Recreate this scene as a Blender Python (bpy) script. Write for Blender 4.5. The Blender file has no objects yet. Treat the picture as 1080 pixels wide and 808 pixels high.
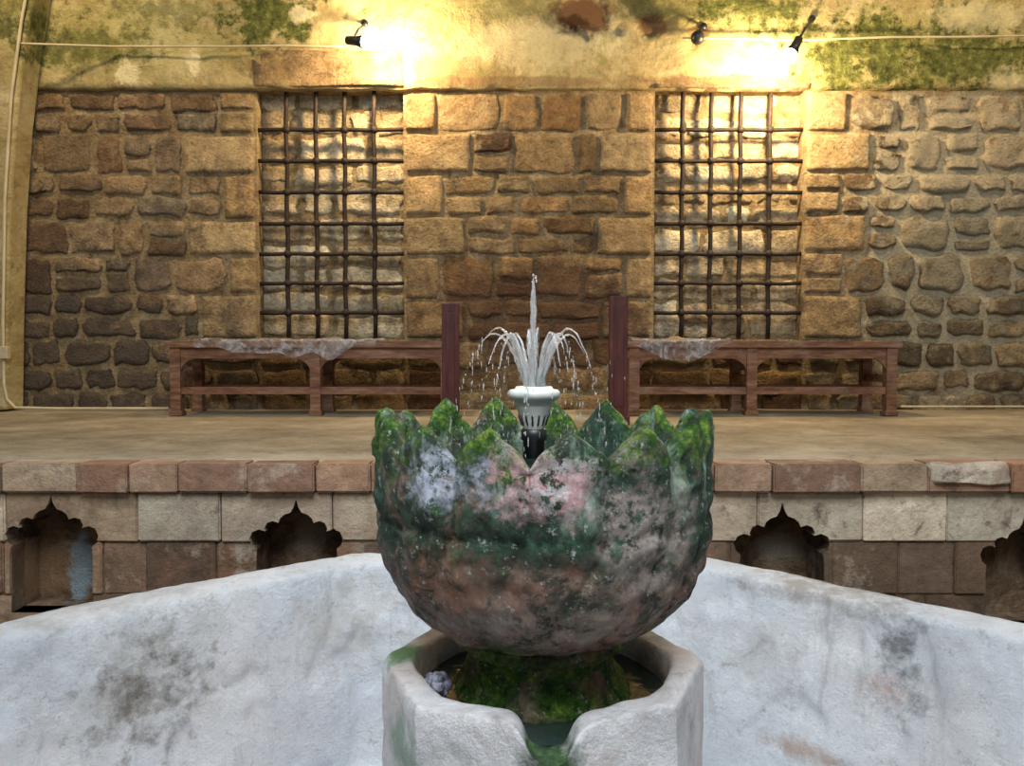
import bpy, bmesh, math, random
from mathutils import Vector, noise, Matrix
random.seed(11)
F=880.0; TH=math.radians(2.28); CAMZ=1.3
CT,ST=math.cos(TH),math.sin(TH)
def elev(u,v,Y):
    "survey of the elevation standing at depth Y -> world x,z"
    a=v-404.0
    s=Y/(F*CT-a*ST)
    return (u-540.0)*s, CAMZ+(-F*ST-a*CT)*s
def nz(p,s=1.0): return noise.noise(Vector(p)*s)
scene=bpy.context.scene
scene.view_settings.view_transform='Standard'
scene.view_settings.look='None'

# ------------------------------------------------------------ node helper
class Mat:
    def __init__(s,name,rough=.85,spec=.5,**kw):
        s.m=bpy.data.materials.new(name); s.m.use_nodes=True
        s.nt=s.m.node_tree; s.b=s.nt.nodes['Principled BSDF']
        s.b.inputs['Roughness'].default_value=rough
        s.b.inputs['Specular IOR Level'].default_value=spec
        for k,v in kw.items(): s.b.inputs[k.replace('_',' ')].default_value=v
        tc=s.nt.nodes.new('ShaderNodeTexCoord'); s.co=tc.outputs['Object']
    def node(s,t,ins={},**props):
        n=s.nt.nodes.new(t)
        for k,v in props.items(): setattr(n,k,v)
        for k,v in ins.items():
            if isinstance(v,bpy.types.NodeSocket): s.nt.links.new(v,n.inputs[k])
            else:
                if isinstance(v,(tuple,list)) and len(v)==3 and n.inputs[k].type=='RGBA': v=(*v,1)
                n.inputs[k].default_value=v
        return n
    def noise(s,scale,detail=6,rough=.6,dist=0,vec=None):
        return s.node('ShaderNodeTexNoise',{'Vector':vec or s.co,'Scale':scale,'Detail':detail,'Roughness':rough,'Distortion':dist}).outputs['Fac']
    def stretch(s,sx,sy,sz):
        return s.node('ShaderNodeVectorMath',{0:s.co,1:(sx,sy,sz)},operation='MULTIPLY').outputs[0]
    def voro(s,scale,feature='F1',vec=None):
        return s.node('ShaderNodeTexVoronoi',{'Vector':vec or s.co,'Scale':scale},feature=feature).outputs['Distance']
    def rng(s,f,a,b,c=0.,d=1.):
        return s.node('ShaderNodeMapRange',{0:f,1:a,2:b,3:c,4:d}).outputs[0]
    def math(s,op,a,b=0.):
        return s.node('ShaderNodeMath',{0:a,1:b},operation=op).outputs[0]
    def mix(s,f,a,b,mode='MIX'):
        return s.node('ShaderNodeMix',{0:f,6:a,7:b},data_type='RGBA',blend_type=mode).outputs[2]
    def ramp(s,f,stops):
        n=s.node('ShaderNodeValToRGB',{0:f}); e=n.color_ramp.elements
        while len(e)<len(stops): e.new(.5)
        for i,(p,c) in enumerate(stops):
            e[i].position=p; e[i].color=(*c,1)
        return n.outputs[0]
    def sep(s):
        return s.node('ShaderNodeSeparateXYZ',{0:s.co}).outputs
    def blob(s,c,r,scale=6,amt=.9,soft=.35):
        d=s.node('ShaderNodeVectorMath',{0:s.co,1:c},operation='SUBTRACT').outputs[0]
        d=s.node('ShaderNodeVectorMath',{0:d,1:r},operation='DIVIDE').outputs[0]
        d=s.node('ShaderNodeVectorMath',{0:d},operation='LENGTH').outputs['Value']
        n=s.math('MULTIPLY',s.math('SUBTRACT',s.noise(scale,6,.7),.5),amt*2)
        d=s.math('ADD',d,n)
        return s.rng(d,1.0,1.0-soft)
    def color(s,c):
        if isinstance(c,bpy.types.NodeSocket): s.nt.links.new(c,s.b.inputs['Base Color'])
        else: s.b.inputs['Base Color'].default_value=(*c,1)
    def rough(s,c): s.nt.links.new(c,s.b.inputs['Roughness'])
    def bump(s,h,st=.5,dist=.01):
        n=s.node('ShaderNodeBump',{'Height':h,'Strength':st,'Distance':dist})
        if s.b.inputs['Normal'].is_linked: s.nt.links.new(s.b.inputs['Normal'].links[0].from_socket,n.inputs['Normal'])
        s.nt.links.new(n.outputs[0],s.b.inputs['Normal'])

# ------------------------------------------------------------ mesh builder
class B:
    def __init__(s): s.v=[];s.f=[];s.c=[];s.sm=[]
    def add(s,vs,fs,col=(.5,.5,.5),smooth=True):
        o=len(s.v); s.v+= [tuple(p) for p in vs]; s.c+=[col]*len(vs)
        for f in fs: s.f.append(tuple(i+o for i in f)); s.sm.append(smooth)
    def box(s,x0,x1,y0,y1,z0,z1,col=(.5,.5,.5)):
        vs=[(x,y,z) for x in(x0,x1) for y in(y0,y1) for z in(z0,z1)]
        s.add(vs,[(0,1,3,2),(4,6,7,5),(0,4,5,1),(2,3,7,6),(0,2,6,4),(1,5,7,3)],col,False)
    def prism(s,poly,y0,y1,col=(.5,.5,.5)):
        n=len(poly)
        vs=[(x,y0,z) for x,z in poly]+[(x,y1,z) for x,z in poly]
        fs=[tuple(range(n)),tuple(range(2*n-1,n-1,-1))]+[(i,i+n,(i+1)%n+n,(i+1)%n) for i in range(n)]
        s.add(vs,fs,col,False)
    def tube(s,pts,rad,seg=10,col=(.5,.5,.5),cap=True):
        pts=[Vector(p) for p in pts]; n=len(pts)
        if not isinstance(rad,(list,tuple)): rad=[rad]*n
        vs=[];fs=[]
        up=Vector((.13,.31,.94))
        for i,p in enumerate(pts):
            t=(pts[min(i+1,n-1)]-pts[max(i-1,0)]).normalized()
            a=t.cross(up)
            if a.length<.05: a=t.cross(Vector((1,0,0)))
            a.normalize(); b=t.cross(a)
            for k in range(seg):
                w=2*math.pi*k/seg
                vs.append(p+rad[i]*(a*math.cos(w)+b*math.sin(w)))
        for i in range(n-1):
            for k in range(seg):
                k2=(k+1)%seg
                fs.append((i*seg+k,i*seg+k2,(i+1)*seg+k2,(i+1)*seg+k))
        if cap: fs+= [tuple(range(seg-1,-1,-1)),tuple((n-1)*seg+k for k in range(seg))]
        s.add(vs,fs,col)
    def ball(s,c,r,col=(.5,.5,.5),seg=10,rings=6,sq=(1,1,1)):
        vs=[];fs=[]
        for i in range(rings+1):
            a=math.pi*i/rings
            for k in range(seg):
                w=2*math.pi*k/seg
                vs.append((c[0]+r*sq[0]*math.sin(a)*math.cos(w),c[1]+r*sq[1]*math.sin(a)*math.sin(w),c[2]+r*sq[2]*math.cos(a)))
        for i in range(rings):
            for k in range(seg):
                k2=(k+1)%seg
                fs.append((i*seg+k,(i+1)*seg+k,(i+1)*seg+k2,i*seg+k2))
        s.add(vs,fs,col)
    def lathe(s,prof,cx,cy,seg=48,col=(.5,.5,.5)):
        vs=[];fs=[]
        for r,z in prof:
            for k in range(seg):
                w=2*math.pi*k/seg; vs.append((cx+r*math.cos(w),cy+r*math.sin(w),z))
        for i in range(len(prof)-1):
            for k in range(seg):
                k2=(k+1)%seg
                fs.append((i*seg+k,i*seg+k2,(i+1)*seg+k2,(i+1)*seg+k))
        s.add(vs,fs,col)
    def stone(s,x0,x1,z0,z1,y,t,k,col,n=8,jit=.006,flat=14):
        cx,cz=(x0+x1)/2,(z0+z1)/2; hw,hh=(x1-x0)/2,(z1-z0)/2
        sd=random.uniform(0,100); tilt=random.uniform(-.09,.09); tz=random.uniform(-.08,.08)
        sk=random.uniform(-.07,.07); sk2=random.uniform(-.07,.07)
        if jit<.005: sk*=.2; sk2*=.2
        jit=min(jit,.13*min(hw,hh)+.002)
        vs=[];fs=[]
        nx=max(6,min(18,int(hw*2/.022))); nzz=max(6,min(14,int(hh*2/.022)))
        for i in range(nx+1):
            for j in range(nzz+1):
                u=-1+2*i/nx; w=-1+2*j/nzz
                u=math.copysign(abs(u)**.7,u); w=math.copysign(abs(w)**.7,w)
                X=u*math.sqrt(1-k*w*w/2); Z=w*math.sqrt(1-k*u*u/2)
                x=cx+hw*(X+sk*w)+jit*2.6*nz((u*1.1,w*1.1,sd),1.5)
                z=cz+hh*(Z+sk2*u)+jit*2.6*nz((u*1.1,w*1.1,sd+9),1.5)
                m=max(abs(u),abs(w))
                d=t*(1-.75*m**flat)*(1+tilt*3*u+tz*3*w)
                d+=(1-m**4)*(.012*nz((x,z,sd),8)+.008*nz((x,z,sd),22))
                d=max(d,.004)
                if m>.999: d=-.02
                vs.append((x,y-d,z))
        W=nzz+1
        for i in range(nx):
            for j in range(nzz):
                fs.append((i*W+j,(i+1)*W+j,(i+1)*W+j+1,i*W+j+1))
        s.add(vs,fs,col)
    def obj(s,name,mat,parent=None,bevel=0,normals=True):
        me=bpy.data.meshes.new(name); me.from_pydata(s.v,[],s.f)
        ca=me.color_attributes.new('Col','FLOAT_COLOR','POINT')
        ca.data.foreach_set('color',[x for c in s.c for x in (*c,1)])
        me.polygons.foreach_set('use_smooth',s.sm)
        if normals:
            bm=bmesh.new(); bm.from_mesh(me); bmesh.ops.recalc_face_normals(bm,faces=bm.faces); bm.to_mesh(me); bm.free()
        me.materials.append(mat.m)
        o=bpy.data.objects.new(name,me); scene.collection.objects.link(o)
        if parent: o.parent=parent
        if bevel:
            b=o.modifiers.new('bev','BEVEL'); b.width=bevel; b.segments=2; b.limit_method='ANGLE'
        return o
def empty(name,loc=(0,0,0)):
    o=bpy.data.objects.new(name,None); scene.collection.objects.link(o); return o

YW=5.6
def wp(u,v,Y=YW):
    x,z=elev(u,v,Y); return (x,Y,z)
def rad(px,pz,Y=YW,ry=1.0): return (px*Y/F,ry,pz*Y/F)

# ------------------------------------------------------------ materials
def attr(M): return M.node('ShaderNodeAttribute',{},attribute_name='Col').outputs['Color']
def stone_like(name,usecol):
    stone=Mat(name,.85,.25)
    if usecol: c=attr(stone)
    else: c=stone.ramp(stone.noise(5,8,.75),[(.3,(.21,.145,.075)),(.5,(.38,.28,.15)),(.7,(.56,.46,.29))])
    v=stone.ramp(stone.noise(10,9,.75,.3),[(.28,(.28,.24,.21)),(.45,(.78,.73,.66)),(.58,(1.15,1.08,.98)),(.72,(1.7,1.62,1.48))])
    c=stone.mix(1.0 if usecol else .5,c,v,'MULTIPLY')
    c=stone.mix(stone.rng(stone.noise(45,5,.8),.55,.68,0,.75),c,(.07,.042,.023))
    c=stone.mix(stone.rng(stone.noise(2.6,9,.75,.5),.55,.64,0,.6),c,(.50,.37,.20))
    c=stone.mix(stone.rng(stone.noise(3.3,9,.75,.2),.44,.34,0,.75),c,(.085,.06,.042))
    c=stone.mix(stone.rng(stone.noise(7,9,.8,.2),.56,.62,0,.4 if usecol else .2),c,(.19,.14,.06))
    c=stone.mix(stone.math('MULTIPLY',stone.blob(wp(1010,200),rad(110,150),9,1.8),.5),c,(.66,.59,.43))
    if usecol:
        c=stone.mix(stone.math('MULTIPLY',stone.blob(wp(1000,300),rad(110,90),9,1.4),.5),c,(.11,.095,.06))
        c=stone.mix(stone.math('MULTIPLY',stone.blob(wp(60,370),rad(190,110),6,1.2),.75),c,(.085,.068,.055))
    else:
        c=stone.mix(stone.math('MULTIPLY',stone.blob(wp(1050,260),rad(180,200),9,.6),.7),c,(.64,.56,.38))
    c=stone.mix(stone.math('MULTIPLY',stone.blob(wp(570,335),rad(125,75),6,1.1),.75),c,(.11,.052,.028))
    stone.color(c)
    stone.bump(stone.noise(24,10,.78),1.0,.035); stone.bump(stone.voro(55),.6,.012)
    return stone
stone=stone_like('masonry_stone',True)
mortar=stone_like('lime_mortar_backing',False)

up=Mat('weathered_plaster',.9,.2)
c=up.ramp(up.noise(1.6,11,.76,.6),[(.32,(.21,.14,.06)),(.44,(.42,.31,.14)),(.56,(.58,.47,.24)),(.70,(.74,.65,.41))])
c=up.mix(up.rng(up.noise(9,9,.78,.3),.53,.64,0,.65),c,(.21,.14,.06))
c=up.mix(up.rng(up.noise(5,9,.78,.6),.53,.62,0,.55),c,(.28,.28,.08))
for (u,vv,a,b,k) in [(110,40,180,60,.45),(980,50,160,60,.5),(780,20,120,40,.4),(480,10,140,30,.3)]:
    c=up.mix(up.math('MULTIPLY',up.blob(wp(u,vv),rad(a,b),5,1.6,.7),k),c,(.37,.37,.11))
g=up.ramp(up.noise(16,9,.8),[(.36,(.03,.035,.012)),(.55,(.17,.18,.045)),(.7,(.42,.40,.16))])
for (u,vv,a,b,k) in [(290,18,60,36,1),(90,50,85,26,.75),(800,12,60,30,.95),(925,55,85,52,1),(1010,60,110,44,.95),(20,20,50,50,.6),(885,80,35,35,.85),(690,8,80,20,.6),(180,15,90,18,.6),(540,10,60,16,.4)]:
    c=up.mix(up.math('MULTIPLY',up.blob(wp(u,vv),rad(a,b),8,1.9,.5),k),c,g)
for (u,vv,a,b,k) in [(615,18,36,24,1),(688,28,20,12,.9),(470,75,40,20,.4),(345,74,88,24,.6),(770,88,100,8,.8),(735,38,14,12,.7),(540,88,120,7,.6)]:
    c=up.mix(up.math('MULTIPLY',up.blob(wp(u,vv),rad(a,b),10,.8),k),c,(.20,.105,.05))
c=up.mix(up.blob(wp(605,24),rad(16,10),12,.8),c,(.08,.035,.015))
for (u,vv,a,b,k) in [(138,80,14,15,.9),(207,68,8,16,.9),(320,18,16,10,.8),(1030,20,60,18,.5),(560,50,90,25,.35),(1060,100,30,30,.5)]:
    c=up.mix(up.math('MULTIPLY',up.blob(wp(u,vv),rad(a,b),14,1.1),k),c,(.84,.74,.44))
up.color(c); up.bump(up.noise(18,10,.75),.9,.03); up.bump(up.noise(4,8,.7),.7,.06)

plat=Mat('platform_screed',.8,.25)
c=plat.ramp(plat.noise(1.8,11,.75,.3),[(.32,(.15,.115,.075)),(.5,(.28,.225,.145)),(.68,(.44,.37,.26))])
c=plat.mix(plat.rng(plat.noise(24,8,.8),.5,.7,0,.5),c,(.13,.095,.06))
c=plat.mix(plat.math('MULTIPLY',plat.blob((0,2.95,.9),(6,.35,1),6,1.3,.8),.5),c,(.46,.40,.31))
c=plat.mix(plat.rng(plat.noise(3.5,9,.75,.5),.56,.66,0,.6),c,(.14,.095,.06))
plat.color(c); plat.bump(plat.noise(14,10,.75),.6,.02)

block=Mat('dressed_block',.8,.25)
c=attr(block)
c=block.mix(1.0,c,block.ramp(block.noise(5,10,.76,.5),[(.28,(.32,.28,.25)),(.45,(.8,.77,.73)),(.58,(1.1,1.08,1.03)),(.72,(1.45,1.42,1.38))]),'MULTIPLY')
c=block.mix(block.rng(block.noise(2.6,9,.78,.4),.50,.62,0,.5),c,(.34,.175,.11))
c=block.mix(block.rng(block.noise(3.9,9,.75),.55,.65,0,.55),c,(.62,.52,.40))
c=block.mix(block.rng(block.noise(6.3,9,.78,.5),.57,.67,0,.8),c,(.10,.065,.045))
c=block.mix(block.rng(block.noise(30,7,.8),.56,.68,0,.6),c,(.12,.085,.06))
block.color(c); block.bump(block.noise(24,10,.75),1,.015)

core=Mat('rough_niche_masonry',.85,.25)
c=core.ramp(core.noise(7,9,.75,.5),[(.3,(.05,.035,.025)),(.45,(.16,.10,.06)),(.56,(.32,.21,.12)),(.7,(.46,.38,.3))])
c=core.mix(core.blob(wp(82,598,3.1),rad(17,40,3.1,.5),20,.9),c,(.40,.48,.52))
c=core.mix(core.math('MULTIPLY',core.blob(wp(40,600,3.1),rad(36,34,3.1,.5),8,.9),.7),c,(.38,.22,.11))
c=core.mix(core.math('MULTIPLY',core.blob(wp(325,570,3.1),rad(26,24,3.1,.5),12,.9),.6),c,(.47,.36,.29))
c=core.mix(core.math('MULTIPLY',core.blob(wp(826,580,3.1),rad(40,18,3.1,.5),12,.9),.6),c,(.44,.40,.32))
core.color(c); core.bump(core.noise(25,9,.75),1,.04)

white=Mat('whitewashed_plaster',.75,.2)
c=white.ramp(white.noise(2.0,10,.75,.4),[(.3,(.58,.61,.66)),(.5,(.77,.79,.82)),(.7,(.90,.90,.90))])
c=white.mix(white.rng(white.noise(1.3,8,.7),.5,.66,0,.5),c,(.82,.74,.70))
bp=wp
def bl(p,r,sc,am,so,k,col):
    global c
    c=white.mix(white.math('MULTIPLY',white.blob(p,r,sc,am,so),k),c,col)
bl(bp(160,735,1.85),(.24,.35,.23),7,1.1,.9,.8,(.38,.34,.27))
bl(bp(150,755,1.85),(.17,.3,.19),18,1.5,.7,.85,(.15,.125,.10))
bl(bp(975,705,1.85),(.05,.3,.22),20,1.5,.7,.9,(.14,.135,.14))
bl(bp(1010,700,1.8),(.16,.3,.22),9,1.3,.9,.45,(.38,.39,.42))
bl(bp(845,797,2.1),(.10,.3,.04),14,1.3,.6,.7,(.50,.33,.24))
bl(bp(950,745,1.9),(.05,.3,.05),14,1.3,.6,.6,(.62,.36,.28))
bl(bp(880,622,2.2),(.38,.25,.04),18,1.3,.7,.75,(.34,.30,.25))
bl(bp(130,640,1.9),(.55,.40,.045),12,1.2,.8,.8,(.40,.37,.33))
bl(bp(370,660,2.3),(.18,.25,.14),12,1.4,.8,.6,(.52,.46,.39))
bl(bp(800,690,2.3),(.16,.25,.12),12,1.4,.8,.5,(.50,.46,.42))
c=white.mix(white.rng(white.noise(22,9,.82),.57,.67,0,.7),c,(.38,.33,.27))
c=white.mix(white.rng(white.noise(5,9,.75,.3,white.stretch(3,3,.5)),.55,.67,0,.5),c,(.46,.44,.42))
c=white.mix(white.rng(white.noise(3.4,10,.8,1.0),.55,.62,0,.4),c,(.54,.52,.50))
white.color(c); white.bump(white.noise(6,10,.72),.7,.035); white.bump(white.noise(35,9,.8),.9,.014)

FX,FY=.048,1.3
bowl=Mat('mossy_fountain_stone',.6,.3)
s=bowl.sep(); Z=s[2]
n1=bowl.noise(8,11,.78,.6)
zz=bowl.math('ADD',Z,bowl.math('MULTIPLY',bowl.math('SUBTRACT',bowl.noise(9,9,.75),.5),.24))
c=bowl.ramp(n1,[(.36,(.055,.035,.026)),(.45,(.19,.12,.085)),(.55,(.36,.24,.18)),(.68,(.56,.50,.42))])
c=bowl.mix(bowl.rng(bowl.noise(5,6,.7,0,bowl.stretch(1,1,.35)),.46,.56,0,.75),c,(.38,.16,.095))
c=bowl.mix(bowl.rng(bowl.noise(14,9,.8,.3),.53,.60,0,.65),c,(.34,.32,.28))
teal=bowl.ramp(bowl.noise(24,9,.8),[(.40,(.006,.022,.014)),(.52,(.016,.080,.044)),(.62,(.055,.19,.11)),(.74,(.32,.44,.35))])
mk=bowl.math('MULTIPLY',bowl.rng(zz,.99,1.05),bowl.rng(bowl.noise(6,9,.75,.5),.37,.47))
c=bowl.mix(bowl.math('MULTIPLY',mk,.92),c,teal)
c=bowl.mix(bowl.math('MULTIPLY',bowl.rng(bowl.noise(12,10,.8,.4),.49,.56),.85),c,(.016,.035,.018))
c=bowl.mix(bowl.math('MULTIPLY',bowl.rng(bowl.noise(10,10,.8,.7,bowl.stretch(1,1,.7)),.57,.63),.7),c,(.09,.22,.05))
mint=bowl.rng(bowl.noise(9,8,.7,.3,bowl.stretch(1.8,1.8,.4)),.51,.60)
c=bowl.mix(bowl.math('MULTIPLY',bowl.math('MULTIPLY',mint,bowl.rng(zz,1.06,1.13)),.85),c,(.38,.52,.38))
moss=bowl.ramp(bowl.noise(42,6,.8),[(.38,(.012,.032,.006)),(.52,(.06,.16,.014)),(.66,(.32,.42,.06))])
c=bowl.mix(bowl.math('MULTIPLY',bowl.rng(zz,1.15,1.18),bowl.rng(bowl.noise(9,7,.7),.46,.52)),c,moss)
c=bowl.mix(bowl.blob((-.19,1.25,1.18),(.045,.12,.045),20,.9,.4),c,moss)
c=bowl.mix(bowl.math('MULTIPLY',bowl.rng(zz,.875,.84),bowl.rng(bowl.noise(14,8,.7),.36,.5)),c,moss)
sp=bowl.rng(bowl.noise(50,7,.82),.42,.52)
c=bowl.mix(bowl.math('MULTIPLY',bowl.blob((.045,1.05,1.135),(.080,.14,.055),16,1.5,.6),bowl.rng(bowl.noise(38,6,.8),.44,.51)),c,(.82,.48,.48))
c=bowl.mix(bowl.math('MULTIPLY',bowl.blob((.05,1.05,1.13),(.085,.14,.06),30,1.8,.6),bowl.rng(bowl.noise(60,6,.8),.48,.54)),c,(.87,.82,.80))
c=bowl.mix(bowl.math('MULTIPLY',bowl.blob((-.10,1.10,1.132),(.080,.12,.045),18,1.6,.6),sp),c,(.64,.67,.78))
c=bowl.mix(bowl.math('MULTIPLY',bowl.blob((.18,1.12,1.07),(.07,.14,.12),12,1.5,.6),bowl.math('MULTIPLY',sp,.8)),c,(.60,.48,.42))
c=bowl.mix(bowl.math('MULTIPLY',bowl.blob((.03,1.08,.93),(.20,.16,.05),14,1.5,.7),bowl.math('MULTIPLY',sp,.6)),c,(.52,.39,.33))
c=bowl.mix(bowl.rng(bowl.noise(80,4,.8),.60,.67,0,.8),c,(.64,.64,.60))
bowl.color(c); bowl.rough(bowl.rng(bowl.noise(8,5,.6),.35,.65,.35,.85))
bowl.bump(bowl.noise(22,11,.82),1.0,.022); bowl.bump(bowl.voro(75),.7,.006)

marble=Mat('worn_marble',.6,.3)
c=marble.ramp(marble.noise(5,11,.76,.8),[(.32,(.36,.34,.34)),(.5,(.68,.66,.66)),(.68,(.86,.85,.86))])
c=marble.mix(marble.rng(marble.noise(3,8,.7,.8),.5,.62,0,.5),c,(.62,.48,.42))
c=marble.mix(marble.rng(marble.noise(13,10,.8),.55,.65,0,.65),c,(.30,.26,.23))
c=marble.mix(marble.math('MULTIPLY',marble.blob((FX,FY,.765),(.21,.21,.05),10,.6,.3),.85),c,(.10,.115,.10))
c=marble.mix(marble.math('MULTIPLY',marble.blob((FX-.20,FY-.13,.72),(.09,.1,.06),14,1.5,.6),.6),c,(.10,.26,.15))
c=marble.mix(marble.math('MULTIPLY',marble.blob((FX-.22,FY+.02,.82),(.04,.06,.03),14,1.2,.6),.9),c,(.05,.20,.05))
mg=marble.ramp(marble.noise(45,6,.8),[(.38,(.008,.02,.008)),(.52,(.03,.085,.02)),(.66,(.12,.20,.06))])
c=marble.mix(marble.math('MULTIPLY',marble.blob((FX,FY-.22,.745),(.050,.12,.085),16,.9,.5),.97),c,mg)
marble.color(c); marble.bump(marble.noise(16,10,.75),.9,.02)

wood=Mat('red_brown_wood',.55,.3)
c=wood.ramp(wood.noise(6,9,.7,.4,wood.stretch(1,6,6)),[(.32,(.075,.03,.017)),(.52,(.20,.09,.048)),(.72,(.36,.21,.12))])
c=wood.mix(wood.rng(wood.noise(5,8,.7),.5,.68,0,.55),c,(.30,.215,.15))
wood.color(c); wood.bump(wood.noise(12,6,.6,.4,wood.stretch(1,9,9)),.3,.004)
pwood=Mat('maroon_painted_wood',.5,.3)
c=pwood.ramp(pwood.noise(5,8,.6,.4,pwood.stretch(6,6,1)),[(.3,(.04,.011,.009)),(.6,(.10,.026,.020)),(.8,(.18,.07,.055))])
pwood.color(c); pwood.bump(pwood.noise(30,6,.6),.2,.004)

iron=Mat('rusted_wrought_iron',.65,.3,Metallic=.15)
iron.color(iron.ramp(iron.noise(30,6,.7),[(.35,(.012,.009,.008)),(.6,(.035,.022,.015)),(.8,(.09,.045,.025))])); iron.bump(iron.noise(70,6,.7),.5,.004)
black=Mat('black_plastic',.4); black.color(black.ramp(black.noise(20),[(.3,(.008,.008,.008)),(.7,(.02,.02,.02))]))
nozm=Mat('grey_white_plastic',.35); nozm.color(nozm.ramp(nozm.noise(30),[(.3,(.44,.46,.42)),(.7,(.70,.70,.65))]))
cab=Mat('cream_cable_duct',.6); cab.color(cab.ramp(cab.noise(8),[(.3,(.42,.34,.2)),(.7,(.6,.52,.34))]))
water=Mat('still_water',.04,IOR=1.33); water.color(water.ramp(water.noise(6),[(.3,(.008,.018,.014)),(.7,(.03,.045,.038))])); water.b.inputs['Coat Weight'].default_value=.3
water.bump(water.noise(30,3,.5,.5),.35,.01)
jet=Mat('splashing_water',.06,IOR=1.33); jet.color(jet.ramp(jet.noise(60),[(.3,(.86,.87,.88)),(.7,(1,1,1))])); jet.b.inputs['Transmission Weight'].default_value=.78
film=Mat('clear_plastic_film',.10,.8,IOR=1.45); film.color(film.ramp(film.noise(14),[(.35,(.5,.5,.5)),(.7,(.9,.9,.92))])); film.b.inputs['Transmission Weight'].default_value=.2
na=film.rng(film.noise(10,7,.7,1.6),.45,.62,.10,.7); film.nt.links.new(na,film.b.inputs['Alpha']); film.bump(film.noise(12,6,.65,2.0),1.0,.03)
peb=Mat('encrusted_pebble',.8); peb.color(peb.ramp(peb.noise(80,5,.8),[(.4,(.16,.15,.19)),(.58,(.65,.65,.78))])); peb.bump(peb.noise(90,6,.8),1,.006)
def lampmat(name,col,st):
    m=Mat(name,.4); m.color(m.mix(m.noise(5),(.9,.8,.6),(1,.9,.7)))
    m.b.inputs['Emission Color'].default_value=(*col,1); m.b.inputs['Emission Strength'].default_value=st
    return m
bulbm=lampmat('lit_bulb_glass',(1,.86,.6),80)

# ------------------------------------------------------------ back wall
X0,X1=-5.2,5.2; ZT=4.9; ZP=.9
def ex(u,v=230): return elev(u,v,YW)[0]
def ez(v): return elev(540,v,YW)[1]
W1=(ex(272),ex(426)); W2=(ex(690),ex(847)); WZ0,WZ1=ez(358),ez(95)
b=B()
D=6.1
b.box(X0,W1[0],YW,D,ZP,ZT); b.box(W1[1],W2[0],YW,D,ZP,ZT); b.box(W2[1],X1,YW,D,ZP,ZT)
for w in (W1,W2):
    b.box(w[0],w[1],YW,D,ZP,WZ0); b.box(w[0],w[1],YW,D,WZ1,ZT); b.box(w[0],w[1],YW+.13,D,WZ0,WZ1)
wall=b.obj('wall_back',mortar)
b=B()
def vary(c,a=.30):
    k=1+random.uniform(-a,a); h=random.uniform(-.06,.06)
    return (max(0,c[0]*k*(1+h)),c[1]*k,max(0,c[2]*k*(1-h)))
def fill(u0,u1,v0,v1,wmin,wmax,pal,k=(.1,.4),t=(.018,.04),gap=2.2,y=YW,jit=.009):
    u=u0
    while u<u1-2:
        w=random.uniform(wmin,wmax)
        if u1-(u+w)<wmin*.7: w=u1-u
        dv=random.uniform(-3.5,3.5) if wmax<90 else 0
        x0,_=elev(u+gap/2,230,y); x1,_=elev(u+w-gap/2,230,y)
        zt=elev(540,v0+gap/2+dv*.5,y)[1]; zb=elev(540,v1-gap/2+dv*.5,y)[1]
        if (v1-v0)>34 and random.random()<.28 and w<54:
            zm=zb+(zt-zb)*random.uniform(.35,.65); g2=gap*.0032
            b.stone(x0,x1,zb,zm-g2,y,random.uniform(*t),random.uniform(*k),vary(random.choice(pal)),jit=jit)
            b.stone(x0,x1,zm+g2,zt,y,random.uniform(*t),random.uniform(*k),vary(random.choice(pal)),jit=jit)
        else:
            b.stone(x0,x1,zb,zt,y,random.uniform(*t),random.uniform(*k),vary(random.choice(pal)),jit=jit)
        u+=w
PL=[(.29,.20,.12),(.36,.26,.155),(.21,.14,.09),(.31,.235,.155),(.42,.31,.19),(.26,.21,.155)]
PC=[(.33,.225,.115),(.28,.185,.09),(.22,.135,.065),(.37,.26,.14),(.12,.066,.036)]
PR=[(.31,.24,.15),(.42,.355,.245),(.25,.195,.125),(.175,.125,.075),(.36,.27,.165)]
PJ=[(.40,.29,.155),(.36,.255,.135),(.44,.335,.195)]
GL=[(97,142,[97,119,142],232),(142,184,[142,184],194),(184,232,[184,207,232],236),(232,270,[232,270],198),(270,310,[270,310],240),(310,358,[310,334,358],210)]
TL=(.012,.034)
for v0,v1,rows,js in GL:
    for r0,r1 in zip(rows,rows[1:]): fill(-245,js,r0,r1,24,60,PL,(.1,.6),TL,2.4,jit=.012)
    fill(js,271,v0,v1,90,100,PJ,(.02,.08),(.022,.028),.8,jit=.004)
for r0,r1,m in [(358,388,0),(388,413,0),(413,437,0)]:
    fill(-245,272,r0,r1,32,66,PL,(.1,.6),TL,2.4,jit=.012)
    fill(272,428,r0,r1,40,70,PC,(.1,.3),(.01,.025),1.2)
    fill(428,690,r0,r1,40,70,PC,(.1,.3),(.01,.025),1.2)
    fill(690,850,r0,r1,40,70,PC,(.1,.3),(.01,.025),1.2)
    fill(850,1325,r0,r1,30,60,PR,(.2,.6),(.014,.038),3)
GC=[(97,140,[97,140],462,658),(140,184,[140,184],498,630),(184,228,[184,206,228],468,656),(228,270,[228,250,270],492,628),(270,316,[270,316],464,658),(316,358,[316,337,358],490,634)]
for v0,v1,rows,a,c2 in GC:
    fill(427,a,v0,v1,90,100,PJ,(.02,.08),(.022,.028),.8,jit=.004); fill(c2,689,v0,v1,90,100,PJ,(.02,.08),(.022,.028),.8,jit=.004)
    for r0,r1 in zip(rows,rows[1:]): fill(a,c2,r0,r1,30,75,PC,(.05,.3),(.006,.028),1.4)
GR=[(97,140,[97,140],892),(140,182,[140,182],918),(182,226,[182,204,226],886),(226,266,[226,266],914),(266,310,[266,310],890),(310,358,[310,336,358],912)]
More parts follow.
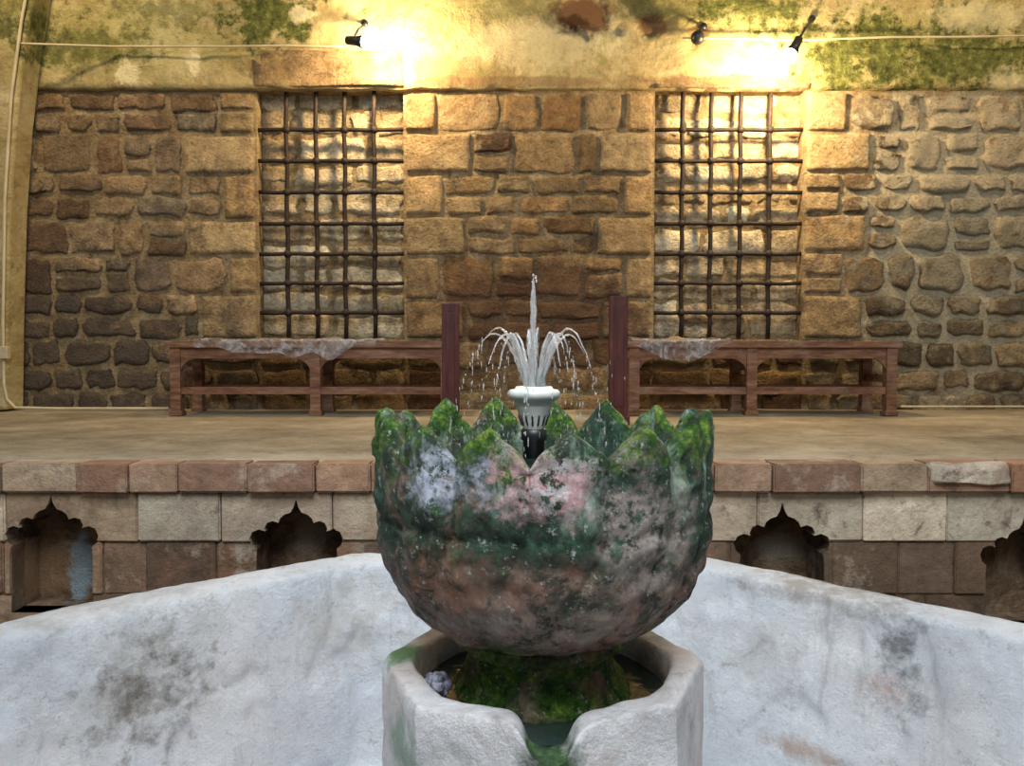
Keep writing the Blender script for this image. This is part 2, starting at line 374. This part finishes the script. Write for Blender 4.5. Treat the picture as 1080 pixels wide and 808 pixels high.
for v0,v1,rows,js in GR:
    fill(848,js,v0,v1,90,100,PJ,(.02,.1),(.022,.028),.8,jit=.004)
    for r0,r1 in zip(rows,rows[1:]): fill(js,1325,r0,r1,28,60,PR,(.4,.9),(.018,.042),3.4,jit=.013)
PI=[(.74,.64,.46),(.64,.54,.37),(.80,.72,.54),(.54,.44,.29)]
for (a,c2) in ((270,430),(686,850)):
    v0=95
    while v0<357:
        h=random.uniform(18,34); v1=min(v0+h,358)
        if 358-v1<14: v1=358
        fill(a+2,c2-2,v0,v1,26,80,PI,(.1,.5),(.008,.022),2,y=YW+.13,jit=.014)
        v0=v1
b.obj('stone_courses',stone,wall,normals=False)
# upper plaster with pits
b=B(); nx,nv=420,90; vs=[];fs=[]
vb=96
for i in range(nx+1):
    for j in range(nv+1):
        x=X0+(X1-X0)*i/nx; z=ez(vb)+(ZT-ez(vb))*j/nv
        d=.045+.018*nz((x,0,z),1.7)+.012*nz((x,3,z),5)+.008*nz((x,3,z),14)
        for (u,v_,a,c2,dp) in [(612,18,38,24,.05),(690,30,20,12,.025),(735,40,14,10,.02),(360,15,26,10,.02)]:
            cx,_,cz=wp(u,v_); q=math.hypot((x-cx)/(a*.00636),(z-cz)/(c2*.00636))+.6*nz((x,7,z),9)
            if q<1: d-=dp*min(1,(1-q)*4)
        d=max(d,.004)
        if j==0: d=-.01; z+=.012*nz((x,1,1),6)
        if j==1: z=ez(vb)+.004+.012*nz((x,1,1),6); d*=.9
        vs.append((x,YW-d,z))
for i in range(nx):
    for j in range(nv):
        q=i*(nv+1)+j; fs.append((q,q+nv+1,q+nv+2,q+1))
b.add(vs,fs); b.obj('upper_plaster',up,wall,normals=False)
b=B()
for (u0,u1,vt) in ((264,432,54),(682,856,89)):
    b.stone(ex(u0),ex(u1),ez(96),ez(vt),YW,.060,.02,(.34,.24,.13),jit=.004,flat=30)
b.obj('window_lintels',stone,wall,normals=False)
# vault rib at the left
b=B()
e=[(60,-160),(46,-90),(34,0),(24,60),(16,130),(10,220),(7,330),(6,445)]
pts=[elev(u,v_,5.35) for u,v_ in e]
pts[-1]=(pts[-1][0],ZP+.012)
b.prism([(X0,pts[0][1])]+pts+[(X0,pts[-1][1])],5.35,5.56)
b.obj('trim_1',up,None,bevel=.02)

# grilles
def grille(name,us,w,vs_):
    b=B(); y=YW+.03
    for u in us:
        x=elev(u,230,y)[0]
        b.tube([(x+.004*math.sin(k*1.7),y,WZ0-.01+(WZ1-WZ0+.02)*k/12) for k in range(13)],.0150,8)
    for v_ in vs_:
        z=elev(540,v_,y)[1]
        b.tube([(w[0]-.01+(w[1]-w[0]+.02)*k/8,y,z+.003*math.sin(k*2+v_)) for k in range(9)],.0140,8)
        for u in us:
            x=elev(u,230,y)[0]; b.ball((x,y,z),.028,seg=10,rings=6)
    b.obj(name,iron)
HV=[104,137,170,203,236,268,299,330]
grille('window_1',[303,334,364,395],W1,HV[1:])
grille('window_2',[719,749,780,811],W2,HV[1:])

# ------------------------------------------------------------ platform
YF=2.93
def px(u,v=505): return elev(u,v,YF)[0]
def pz(v): return elev(540,v,YF)[1]
prof=[(0,-4),(2.5,5),(6,11),(12,13),(17,17),(19,22),(25,20),(31,22),(34,28),(33,31),(40,29),(47,32),(50,39),(48,47),(43,51),(44,60),(44,122)]
CUTP=[]
def cutter(cu,v0,sc=1.0):
    pts=[(cu+x*sc,v0+y*sc) for x,y in prof]+[(cu-x*sc,v0+y*sc) for x,y in reversed(prof[1:])]
    xs=[px(p[0]) for p in pts]; CUTP.append((min(xs)-.02,max(xs)+.02))
    bb=B(); bb.prism([elev(u,v_,YF) for u,v_ in pts],2.6,3.13,(.20,.13,.08))
    return bb.obj('cut',core)
cuts=[cutter(53,526,1.0),cutter(312,530,.98),cutter(826,534,1.02),cutter(1082,548,.95),cutter(-210,528,1.),cutter(1330,532,1.)]
def applybool(o,ks):
    for k in ks:
        m=o.modifiers.new('b','BOOLEAN'); m.object=k; m.operation='DIFFERENCE'; m.solver='EXACT'
    dg=bpy.context.evaluated_depsgraph_get(); me=bpy.data.meshes.new_from_object(o.evaluated_get(dg))
    o.modifiers.clear(); o.data=me
b=B(); b.box(X0,X1,YF+.02,YW-.03,0,ZP-.03); body=b.obj('platform_plinth',core)
applybool(body,cuts)
blocks=[]
def bblock(x0,x1,y0,y1,z0,z1,col,bv=.006):
    bm=bmesh.new()
    r=bmesh.ops.create_cube(bm,size=1.0)
    for v_ in r['verts']:
        v_.co=Vector(((x0+x1)/2+v_.co.x*(x1-x0),(y0+y1)/2+v_.co.y*(y1-y0),(z0+z1)/2+v_.co.z*(z1-z0)))
        v_.co+=Vector((random.uniform(-.0015,.0015),random.uniform(-.003,.003),random.uniform(-.0015,.0015)))
    bmesh.ops.bevel(bm,geom=list(bm.edges),offset=bv,segments=2,affect='EDGES')
    bmesh.ops.triangulate(bm,faces=bm.faces)
    me=bpy.data.meshes.new('blk'); bm.to_mesh(me); bm.free(); me.materials.append(block.m)
    o=bpy.data.objects.new('blk',me); scene.collection.objects.link(o)
    ks=[k for k,(a,c2) in zip(cuts,CUTP) if a<x1 and c2>x0]
    if ks and z1<ZP-.05 and z1>.3: applybool(o,ks)
    blocks.append((o,col))
PT=[(.36,.20,.13),(.42,.27,.18),(.30,.17,.11),(.46,.34,.23)]
PW=[(.58,.48,.36),(.52,.41,.30),(.64,.55,.43),(.48,.36,.25)]
PB=[(.22,.135,.085),(.17,.11,.072),(.29,.19,.12),(.14,.095,.066)]
def row(us,v0,v1,pal,y0,zt=None):
    for a,c2 in zip(us,us[1:]):
        y=y0+random.uniform(-.007,.007)
        z1=(zt if zt else pz(v0)); z0=pz(v1)
        bblock(px(a)+.002,px(c2)-.002,y,YF+.10,z0+.002,z1-.002,vary(random.choice(pal),.22),random.choice([.004,.006]))
row([-300,-210,-150,-80,5,86,139,190,263,334,392,470,540,610,690,752,812,905,975,1062,1120,1200,1280,1380],488,519,PT,2.90,zt=ZP+.003)
row([-300,-140,-60,4,144,232,350,428,520,640,700,800,912,1000,1100,1180,1380],519,572,PW,2.935)
row([-300,-150,-70,0,105,152,226,300,380,470,560,640,720,770,880,950,1010,1090,1200,1380],572,628,PB,2.94)
row([-300,-180,-90,-20,60,130,200,290,380,470,560,640,720,800,890,980,1070,1200,1380],628,700,PB,2.945)
row([-300,-100,60,200,380,560,720,890,1070,1380],700,758,PB,2.945)
V=[];Fc=[];C=[]
for o,col in blocks:
    me=o.data; off=len(V); V+=[tuple(v_.co) for v_ in me.vertices]
    C+=[(*col,1)]*len(me.vertices)
    Fc+=[tuple(i+off for i in p.vertices) for p in me.polygons]
    bpy.data.objects.remove(o)
me=bpy.data.meshes.new('platform_front'); me.from_pydata(V,[],Fc)
ca=me.color_attributes.new('Col','FLOAT_COLOR','POINT'); ca.data.foreach_set('color',[x for c_ in C for x in c_])
me.materials.append(block.m)
front=bpy.data.objects.new('platform_front_blocks',me); scene.collection.objects.link(front); front.parent=body
for k in cuts: bpy.data.objects.remove(k)
b=B(); vs=[];fs=[]; nx,ny=200,70
for i in range(nx+1):
    for j in range(ny+1):
        x=X0+(X1-X0)*i/nx; y=YF+.04+(YW+.02-YF-.04)*j/ny
        z=ZP+.006*nz((x,y,0),1.6)+.003*nz((x,y,0),9)
        if j==0: z=ZP-.03
        vs.append((x,y,z))
for i in range(nx):
    for j in range(ny):
        q=i*(ny+1)+j; fs.append((q,q+ny+1,q+ny+2,q+1))
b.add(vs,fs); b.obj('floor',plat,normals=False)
b=B(); b.stone(px(976),px(1062),pz(512),pz(488),2.90,.012,.1,(.62,.53,.42))
b.obj('edging_repair_stone',block,body,normals=False)
b=B(); b.box(X0,X1,-3.5,YF+.05,-.1,0); b.obj('floor.001',plat)

# ------------------------------------------------------------ pool wall
BX,BY=.005,1.3
def octr(th,ap,mix=.22):
    a=(th+math.pi/8)%(math.pi/4)-math.pi/8
    r=ap/math.cos(a)
    return r*(1-mix)+ap*1.045*mix
prof2=[(.0,0.0),(.0,.30),(.0,.50),(.0,.58),(-.001,.62),(-.002,.65),(-.005,.668),(-.014,.676),(-.04,.678),(-.06,.678),(-.08,.677),(-.10,.676),(-.120,.673),(-.128,.669),(-.132,.660),(-.134,.640),(-.135,.61)]+[(-.135-.0012*k,.61-.02*k) for k in range(1,27)]+[(-.18,.09),(-.3,.088),(-.6,.088),(-1.2,.088)]
b=B(); seg=620; vs=[];fs=[]
for i,(o,z) in enumerate(prof2):
    for k in range(seg):
        th=2*math.pi*k/seg; r=octr(th,1.255)+o
        x=BX+r*math.cos(th); y=BY+r*math.sin(th)
        hi=1 if z<.6 else .45
        d=.012*nz((x,y,z),2.2)+hi*(.007*nz((x,y,z),7)+.004*nz((x,y,z),18))+.0025*nz((x,y,z),45)
        c3=nz((x*1.0,y,z*.8+3),11)
        if c3>.30: d+=min(.009,(c3-.30)*.2)*(1 if o<-.1 else -1)
        c4=nz((x+7,y,z*1.2),5)
        if c4>.3 and o<-.1: d+=.007*min(1,(c4-.3)*25)
        zz2=z+(.006*nz((x,y,0),1.6)+.0035*nz((x,y,1),8)+.0025*nz((x,y,1),26))*(1 if z>.6 else 0)
        if o<-.17: d=0
        vs.append((x+d*math.cos(th),y+d*math.sin(th),zz2))
for i in range(len(prof2)-1):
    for k in range(seg):
        k2=(k+1)%seg; fs.append((i*seg+k,i*seg+k2,(i+1)*seg+k2,(i+1)*seg+k))
fs.append(tuple((len(prof2)-1)*seg+k for k in range(seg)))
b.add(vs,fs); b.obj('fountain_pool',white)

# ------------------------------------------------------------ fountain
ft=empty('stone_fountain')
b=B(); seg=720; TOP=.813
rings=[(1,.092),(1,.3),(1,.5),(1,.56),(1,.62),(1,.66),(1,.70),(1,.73),(1,.76),(1,.785),(.999,.800),(.992,.809),(.98,TOP),(.96,TOP),(.94,TOP),(.92,TOP),(.89,TOP),(.86,TOP),(.835,TOP),(.82,.808),(.81,.798),(.80,.78),(.79,.75),(.78,.72),(.75,.70),(.5,.695),(.2,.695)]
vs=[];fs=[]
RO=.254
for (q,z) in rings:
    for k in range(seg):
        th=2*math.pi*k/seg
        a=(th+math.pi/4)%(math.pi/4)-math.pi/8
        ro=RO*math.cos(math.pi/8)/math.cos(a)
        t=min(1,max(0,(1-q)/.2)); rr=ro*(1-t*.6)+.243*t*.6
        rr*=q
        x=rr*math.cos(th); y=rr*math.sin(th)
        d=.004*nz((x,y,z),7)+.003*nz((x,y,z),25)
        zz2=z+ (.004*nz((x,y,0),9)+.003*nz((x,y,0),25) if z>.77 else 0)
        if y<0 and z>.72:
            hwid=.028+.008*nz((y,1,0),20)
            m=1/(1+math.exp((abs(x)-hwid)/.0035))
            fl=.768+.006*nz((x,y,3),40)-.10*max(0,.80-q)
            zz2=zz2*(1-m)+min(zz2,fl)*m
            m2=math.exp(-((abs(x)-hwid)/.016)**2) if abs(x)>hwid else 1
            zz2-=.010*m2*(1-m)*(z>.79)
        vs.append((FX+x+d*math.cos(th),FY+y+d*math.sin(th),zz2))
for i in range(len(rings)-1):
    for k in range(seg):
        k2=(k+1)%seg; fs.append((i*seg+k,i*seg+k2,(i+1)*seg+k2,(i+1)*seg+k))
fs.append(tuple((len(rings)-1)*seg+k for k in range(seg)))
b.add(vs,fs); b.obj('pedestal_basin',marble,ft)
b=B(); b.lathe([(.203,.770),(.1,.770),(.0005,.770)],FX,FY,64); b.obj('basin_water',water,ft)
# bowl
b=B(); NP=15; seg=NP*28; vs=[];fs=[]
outer=[(.118,.862),(.139,.868),(.163,.877),(.187,.894),(.209,.916),(.228,.942),(.242,.970),(.250,1.0),(.255,1.03),(.2575,1.06),(.259,1.09),(.2585,1.11),(.2575,1.128),(.257,1.142)]
pet=[random.uniform(-.006,.014) for _ in range(NP)]
def petal(th):
    f=(th/(2*math.pi)*NP)%1.0; i=int(th/(2*math.pi)*NP)%NP
    return abs(f-.5)*2,i
def dens(p,n):
    out=[]
    for a,c2 in zip(p,p[1:]):
        for k in range(n): out.append((a[0]+(c2[0]-a[0])*k/n,a[1]+(c2[1]-a[1])*k/n))
    out.append(p[-1]); return out
oo=dens(outer,5)
rows=[]
def vert(r,z,th,inside=False):
    tw=max(0,(1.06-z)*2.2)
    s_,i=petal((th+(tw if not inside else 0))%(2*math.pi))
    lob=math.sqrt(max(0,1-s_*s_*.97))
    if inside: rr=r+.005*lob
    else:
        amp=.010+.003*min(1,max(0,(z-1.06)/.06))
        rr=r-amp*.8+amp*lob
        rr-=.005*math.exp(-((z-1.045-.012*lob)/.006)**2)
    x=rr*math.cos(th); y=rr*math.sin(th)
    d=.005*nz((x,y,z),12)+.005*nz((x,y,z),30)+.0035*nz((x,y,z),70)
    if r<.02: d=0
    return (FX+x+d*math.cos(th),FY+y+d*math.sin(th),z+.003*nz((x,y,z),22))
for r,z in oo:
    rows.append([vert(r,z,2*math.pi*k/seg) for k in range(seg)])
def toph(th):
    s_,i=petal(th)
    return 1.155+(.046+pet[i])*max(0,1-s_**1.05)**.9-.004*max(0,s_-.8)*5+.009*nz((math.cos(th)*5,math.sin(th)*5,0))+.005*nz((math.cos(th)*14,math.sin(th)*14,0))
for t,ro in [(.15,.257),(.3,.2575),(.45,.258),(.6,.2585),(.75,.258),(.88,.256),(.96,.252),(1.0,.247),(1.0,.240),(.95,.233),(.85,.229),(.7,.226),(.5,.224),(.25,.222),(0,.221)]:
    rr_=[]
    for k in range(seg):
        th=2*math.pi*k/seg; T=toph(th); z=1.142+(T-1.142)*t
        inside=ro<.245
        p=vert(ro,min(z,1.143),th,inside)
        x,y=p[0]-FX,p[1]-FY; L=math.hypot(x,y)
        d=.004*nz((x,y,z),30)+.003*nz((x,y,z),70)
        rr_.append((p[0]+d*x/L,p[1]+d*y/L,z+.003*nz((x,y,z),35)))
    rows.append(rr_)
for r,z in [(.216,1.10),(.20,1.04),(.17,.98),(.12,.95),(.05,.93),(.003,.93)]:
    rows.append([vert(r,z,2*math.pi*k/seg,True) for k in range(seg)])
for rr_ in rows: vs+=rr_
for i in range(len(rows)-1):
    for k in range(seg):
        k2=(k+1)%seg; fs.append((i*seg+k,i*seg+k2,(i+1)*seg+k2,(i+1)*seg+k))
b.add(vs,fs); b.obj('fluted_bowl',bowl,ft)
# foot
b=B(); fp=dens([(.05,.872),(.120,.868),(.133,.862),(.137,.853),(.130,.844),(.118,.838),(.115,.825),(.117,.81),(.122,.795),(.131,.78),(.139,.768),(.142,.755),(.142,.70)],3)
vs=[];fs=[];seg=200
for r,z in fp:
    for k in range(seg):
        th=2*math.pi*k/seg; x=r*math.cos(th);y=r*math.sin(th); d=.009*nz((x,y,z),12)+.006*nz((x,y,z),32)+.003*nz((x,y,z),70)
        vs.append((FX-.002+x+d*math.cos(th),FY+y+d*math.sin(th),z))
for i in range(len(fp)-1):
    for k in range(seg):
        k2=(k+1)%seg; fs.append((i*seg+k,i*seg+k2,(i+1)*seg+k2,(i+1)*seg+k))
b.add(vs,fs); b.obj('bowl_foot',bowl,ft)
b=B(); b.lathe([(.225,1.132),(.12,1.132),(.0005,1.132)],FX,FY,96); b.obj('bowl_water',water,ft)
# nozzle
NX=elev(563,450,FY)[0]
b=B(); b.lathe([(.002,1.10),(.017,1.10),(.017,1.158),(.020,1.160),(.020,1.176),(.015,1.178),(.002,1.178)],NX,FY,32); b.obj('nozzle_stem',black,ft)
b=B(); b.lathe([(.002,1.172),(.015,1.172),(.017,1.178),(.0255,1.205),(.028,1.212),(.028,1.218),(.032,1.220),(.038,1.224),(.041,1.228),(.041,1.234),(.037,1.238),(.030,1.239),(.028,1.243),(.002,1.243)],NX,FY,40); b.obj('nozzle_head',nozm,ft)
b=B()
for k in range(14):
    th=2*math.pi*k/14+.1; r0,r1=.0185,.0235
    b.tube([(NX+r0*math.cos(th),FY+r0*math.sin(th),1.183),(NX+(r1+.0005)*math.cos(th),FY+(r1+.0005)*math.sin(th),1.199)],.0016,6)
b.obj('nozzle_slots',black,ft)
# jets
b=B()
z0=1.240
def wob(p,a,s_): return (p[0]+a*nz((p[2]*s_,p[0]*s_,1)),p[1]+a*nz((p[2]*s_,5,p[1]*s_)),p[2])
pts=[wob((NX-.001,FY,z0+.178*k/60),.002,60) for k in range(61)]
b.tube(pts,[ (.0046+.002*abs(nz((k*.5,3,1))) )*(1 if k<46 else max(.25,(61-k)/15)) for k in range(61)],8)
for k in range(4): b.ball((NX+random.uniform(-.004,.004),FY,z0+.165+random.uniform(0,.024)),random.uniform(.001,.0025),seg=8,rings=5,sq=(1,1,1.6))
for ring,(n,dp,hp,rr0) in enumerate([(7,.026,.086,.0052),(10,.048,.093,.0036)]):
    for k in range(n):
        th=2*math.pi*(k+.3*ring)/n+random.uniform(-.06,.06)
        dd=dp*random.uniform(.88,1.10); hh=hp*random.uniform(.88,1.05)
        T=1+math.sqrt((.105+hh)/hh); tend=random.uniform(1.35,1.85)
        P=[]; R=[]
        m=50
        for q in range(m+1):
            t=tend*q/m
            rr=.012+dd*t; z=z0+hh*(1-(1-t)**2)
            P.append(wob((NX+rr*math.cos(th),FY+rr*math.sin(th),z),.002,60)); R.append(rr0*(1-.84*(q/m)**.8)*(1+.5*nz((q*.4,k,ring))))
        b.tube(P,R,7)
        t=tend
        while t<T:
            t+=random.uniform(.04,.11)
            rr=.012+dd*t+random.uniform(-.003,.003); z=z0+hh*(1-(1-t)**2); a=th+random.uniform(-.04,.04)
            b.ball((NX+rr*math.cos(a),FY+rr*math.sin(a),z),random.uniform(.0005,.0012),seg=6,rings=4,sq=(1,1,random.uniform(2,8)))
for _ in range(90):
    th=random.uniform(0,6.28); rr=random.uniform(.02,.15)
    b.ball((NX+rr*math.cos(th),FY+rr*math.sin(th),random.uniform(1.15,1.32-abs(rr-.07)*.5)),random.uniform(.0004,.0009),seg=5,rings=4,sq=(1,1,random.uniform(1.5,8)))
b.obj('water_jets',jet,ft)
b=B()
for _ in range(34):
    a=random.uniform(0,6.28); r=random.uniform(0,.017)
    b.ball((FX-.160+r*math.cos(a),FY-.065+r*math.sin(a)*.8,.785+random.uniform(-.015,.025)),random.uniform(.006,.010),seg=8,rings=6)
b.obj('encrusted_pebble',peb,ft)

# ------------------------------------------------------------ benches
def bench(x0,x1,legs):
    b=B(); y0,y1=5.04,5.44; zs=ZP+.452; L=.062; zb=ZP+.002
    for k in range(3):
        a=y0-.02+k*(y1-y0+.04)/3
        b.box(x0-.02,x1+.02,a+.002,a+(y1-y0+.04)/3-.002,zs-.038,zs)
    for y in (y0,y1-.03):
        b.box(x0,x1,y+.008,y+.03,zs-.105,zs-.038)
        b.box(x0,x1,y+.010,y+.035,ZP+.13,ZP+.175)
    for lx in legs:
        for y in (y0,y1-L+.01):
            b.box(lx-L/2,lx+L/2,y-.004,y+L-.004,zb,zs-.038)
            b.box(lx-L/2-.008,lx+L/2+.008,y-.010,y+L+.002,zb,ZP+.03)
            for sgn in (-1,1):
                ax=lx+sgn*L/2
                if not(x0+.02<ax+sgn*.05<x1-.02): continue
                arc=[(ax+sgn*(.10-.10*math.sin(t*math.pi/14)),zs-.105-.085*(1-math.cos(t*math.pi/14))) for t in range(8)]
                b.prism([(ax,zs-.105)]+arc,y+.01,y+.032)
        b.box(lx-.02,lx+.02,y0+L-.01,y1-L+.02,ZP+.20,ZP+.245)
        b.box(lx-.02,lx+.02,y0+L-.01,y1-L+.02,zs-.1,zs-.038)
    return b.obj('wooden_bench',wood,bevel=.004)
bench(-2.07,-.36,[-2.035,-1.19,-.40])
bench(.70,2.33,[.74,1.45,2.295])
def sheet(x0,x1,seed,fall):
    b=B(); nx,ny=150,60; vs=[];fs=[]; zs=ZP+.452
    for i in range(nx+1):
        for j in range(ny+1):
            s_=j/ny; x=x0+(x1-x0)*i/nx+.03*nz((s_*3,seed,i*.05))
            taper=.15+.85*math.sin(math.pi*min(1,max(0,i/nx*fall[0]+fall[1])))
            y=5.40-s_*.40
            wr=.024*abs(nz((x*6,y*8,seed)))+.010*abs(nz((x*15,y*14,seed)))
            z=zs+.003+wr+.010*abs(nz((x*3,1,seed)))
            if s_>.88:
                h=(s_-.88)/.12; z=zs+.003+wr*(1-h)-h*.095*taper*(1+.8*nz((x*6,seed,3))); y=5.008-.008-.022*abs(nz((x*11,h*1.2,seed)))-.006*h
            vs.append((x,y,z))
    for i in range(nx):
        for j in range(ny):
            q=i*(ny+1)+j; fs.append((q,q+1,q+ny+2,q+ny+1))
    b.add(vs,fs); b.obj('plastic_sheet',film,normals=False)
sheet(-1.90,-.80,3.1,(.9,.05)); sheet(.72,1.30,8.4,(.9,.1))
def post(u0,u1,vt,Y):
    b=B(); x0=elev(u0,400,Y)[0]; x1=elev(u1,400,Y)[0]; zt=elev(540,vt,Y)[1]
    b.box(x0,x1,Y,Y+.05,ZP+.004,zt)
    b.box(x0-.012,x1+.012,Y-.012,Y+.062,ZP+.004,ZP+.05)
    b.box(x0+.022,x1-.022,Y-.005,Y+.0,ZP+.10,zt-.05)
    b.obj('wooden_post',pwood,bevel=.004)
post(466,484,320,4.4); post(643,662,312,4.4)

# ------------------------------------------------------------ cables & lamps
def P(u,v,Y=5.53):
    x,z=elev(u,v,Y); return (x,Y,z)
def cable(name,pts,r):
    b=B(); out=[]
    for a,c2 in zip(pts,pts[1:]):
        a=Vector(a);c2=Vector(c2); n=max(2,int((c2-a).length/.06))
        out+=[a.lerp(c2,k/n) for k in range(n)]
    out.append(Vector(pts[-1])); b.tube(out,r,8); return b.obj(name,cab)
cc=cable('cable_conduit',[P(38,-60,5.335),P(23,20,5.335),P(12,100,5.335),P(5,210,5.335),P(3,340,5.335),P(4,405,5.335),P(7,421,5.335),P(16,430,5.335),P(60,431,5.38),P(178,431,5.46)],.010)
cable('wall_cable',[P(22,46,5.33),P(120,49,5.5),P(240,49,5.5),P(300,48,5.5),P(362,49,5.5)],.007)
cable('wall_cable',[P(720,40,5.5),P(850,42,5.5),P(940,39,5.5),P(1010,39,5.5),P(1200,36,5.5)],.007)
cable('floor_cable',[P(950,429,5.5),P(1010,429,5.5),P(1250,429,5.5)],.008)
b=B(); q=P(6,372,5.32); b.box(q[0]-.035,q[0]+.02,5.30,5.345,q[2]-.04,q[2]+.04); b.obj('junction_box',cab,cc,bevel=.005)
def light(name,typ,loc,power,col,size=.05,rot=None,**kw):
    l=bpy.data.lights.new(name,typ); l.energy=power; l.color=col
    if typ=='AREA': l.size=size
    else: l.shadow_soft_size=size
    for k,v_ in kw.items(): setattr(l,k,v_)
    o=bpy.data.objects.new(name,l); o.location=loc
    if rot is not None: o.rotation_euler=(Vector(rot)-Vector(loc)).to_track_quat('-Z','Y').to_euler()
    scene.collection.objects.link(o); return o
def lamp(name,base,head,tip,lit=True):
    e=empty(name); b=B()
    base=Vector(base);head=Vector(head);tip=Vector(tip)
    b.tube([base,base.lerp(head,.5)+Vector((0,-.02,.01)),head],.008,8)
    b.tube([base+Vector((0,.03,0)),base+Vector((0,-.01,0))],.022,12)
    d=(tip-head)
    b.tube([head-d*.3,head-d*.25,head+d*.2,head+d*.5],[.012,.026,.030,.044],14,cap=True)
    b.obj('housing',black,e)
    b=B(); b.ball(tip-d*.36,.044,seg=16,rings=10); b.obj('bulb',bulbm if lit else black,e)
WARM=(1,.74,.40)
lamp('wall_spotlight',P(385,25,5.55),P(372,43,5.32),P(396,45,5.26))
lamp('wall_spotlight',P(856,20,5.55),P(840,46,5.30),P(829,66,5.26))
lamp('wall_spotlight',P(742,28,5.55),P(737,36,5.46),P(735,42,5.44),False)
light('spot_glow_a','POINT',P(409,48,5.30),88,WARM,.05)
light('spot_glow_b','POINT',P(822,80,5.26),112,WARM,.05)
for x,pw in ((-2.9,225),(3.0,165)):
    light('hall_lamp','SPOT',(x,4.0,4.7),pw,(1,.75,.42),.12,(x*.95,5.6,2.7),spot_size=1.8,spot_blend=1.0)
light('daylight_opening','AREA',(0,-.6,4.6),158,(.87,.94,1.0),2.6,(0,1.7,.6),spread=math.radians(120))
w=bpy.data.worlds.new('w'); scene.world=w; w.use_nodes=True
bg=w.node_tree.nodes['Background']; bg.inputs[0].default_value=(.76,.83,.9,1); bg.inputs[1].default_value=.27

cam=bpy.data.cameras.new('camera'); cam.sensor_width=36; cam.lens=F/1080*36; cam.clip_start=.02
co=bpy.data.objects.new('camera',cam); scene.collection.objects.link(co)
co.location=(0,0,CAMZ); co.rotation_euler=(math.pi/2-TH,0,0); scene.camera=co
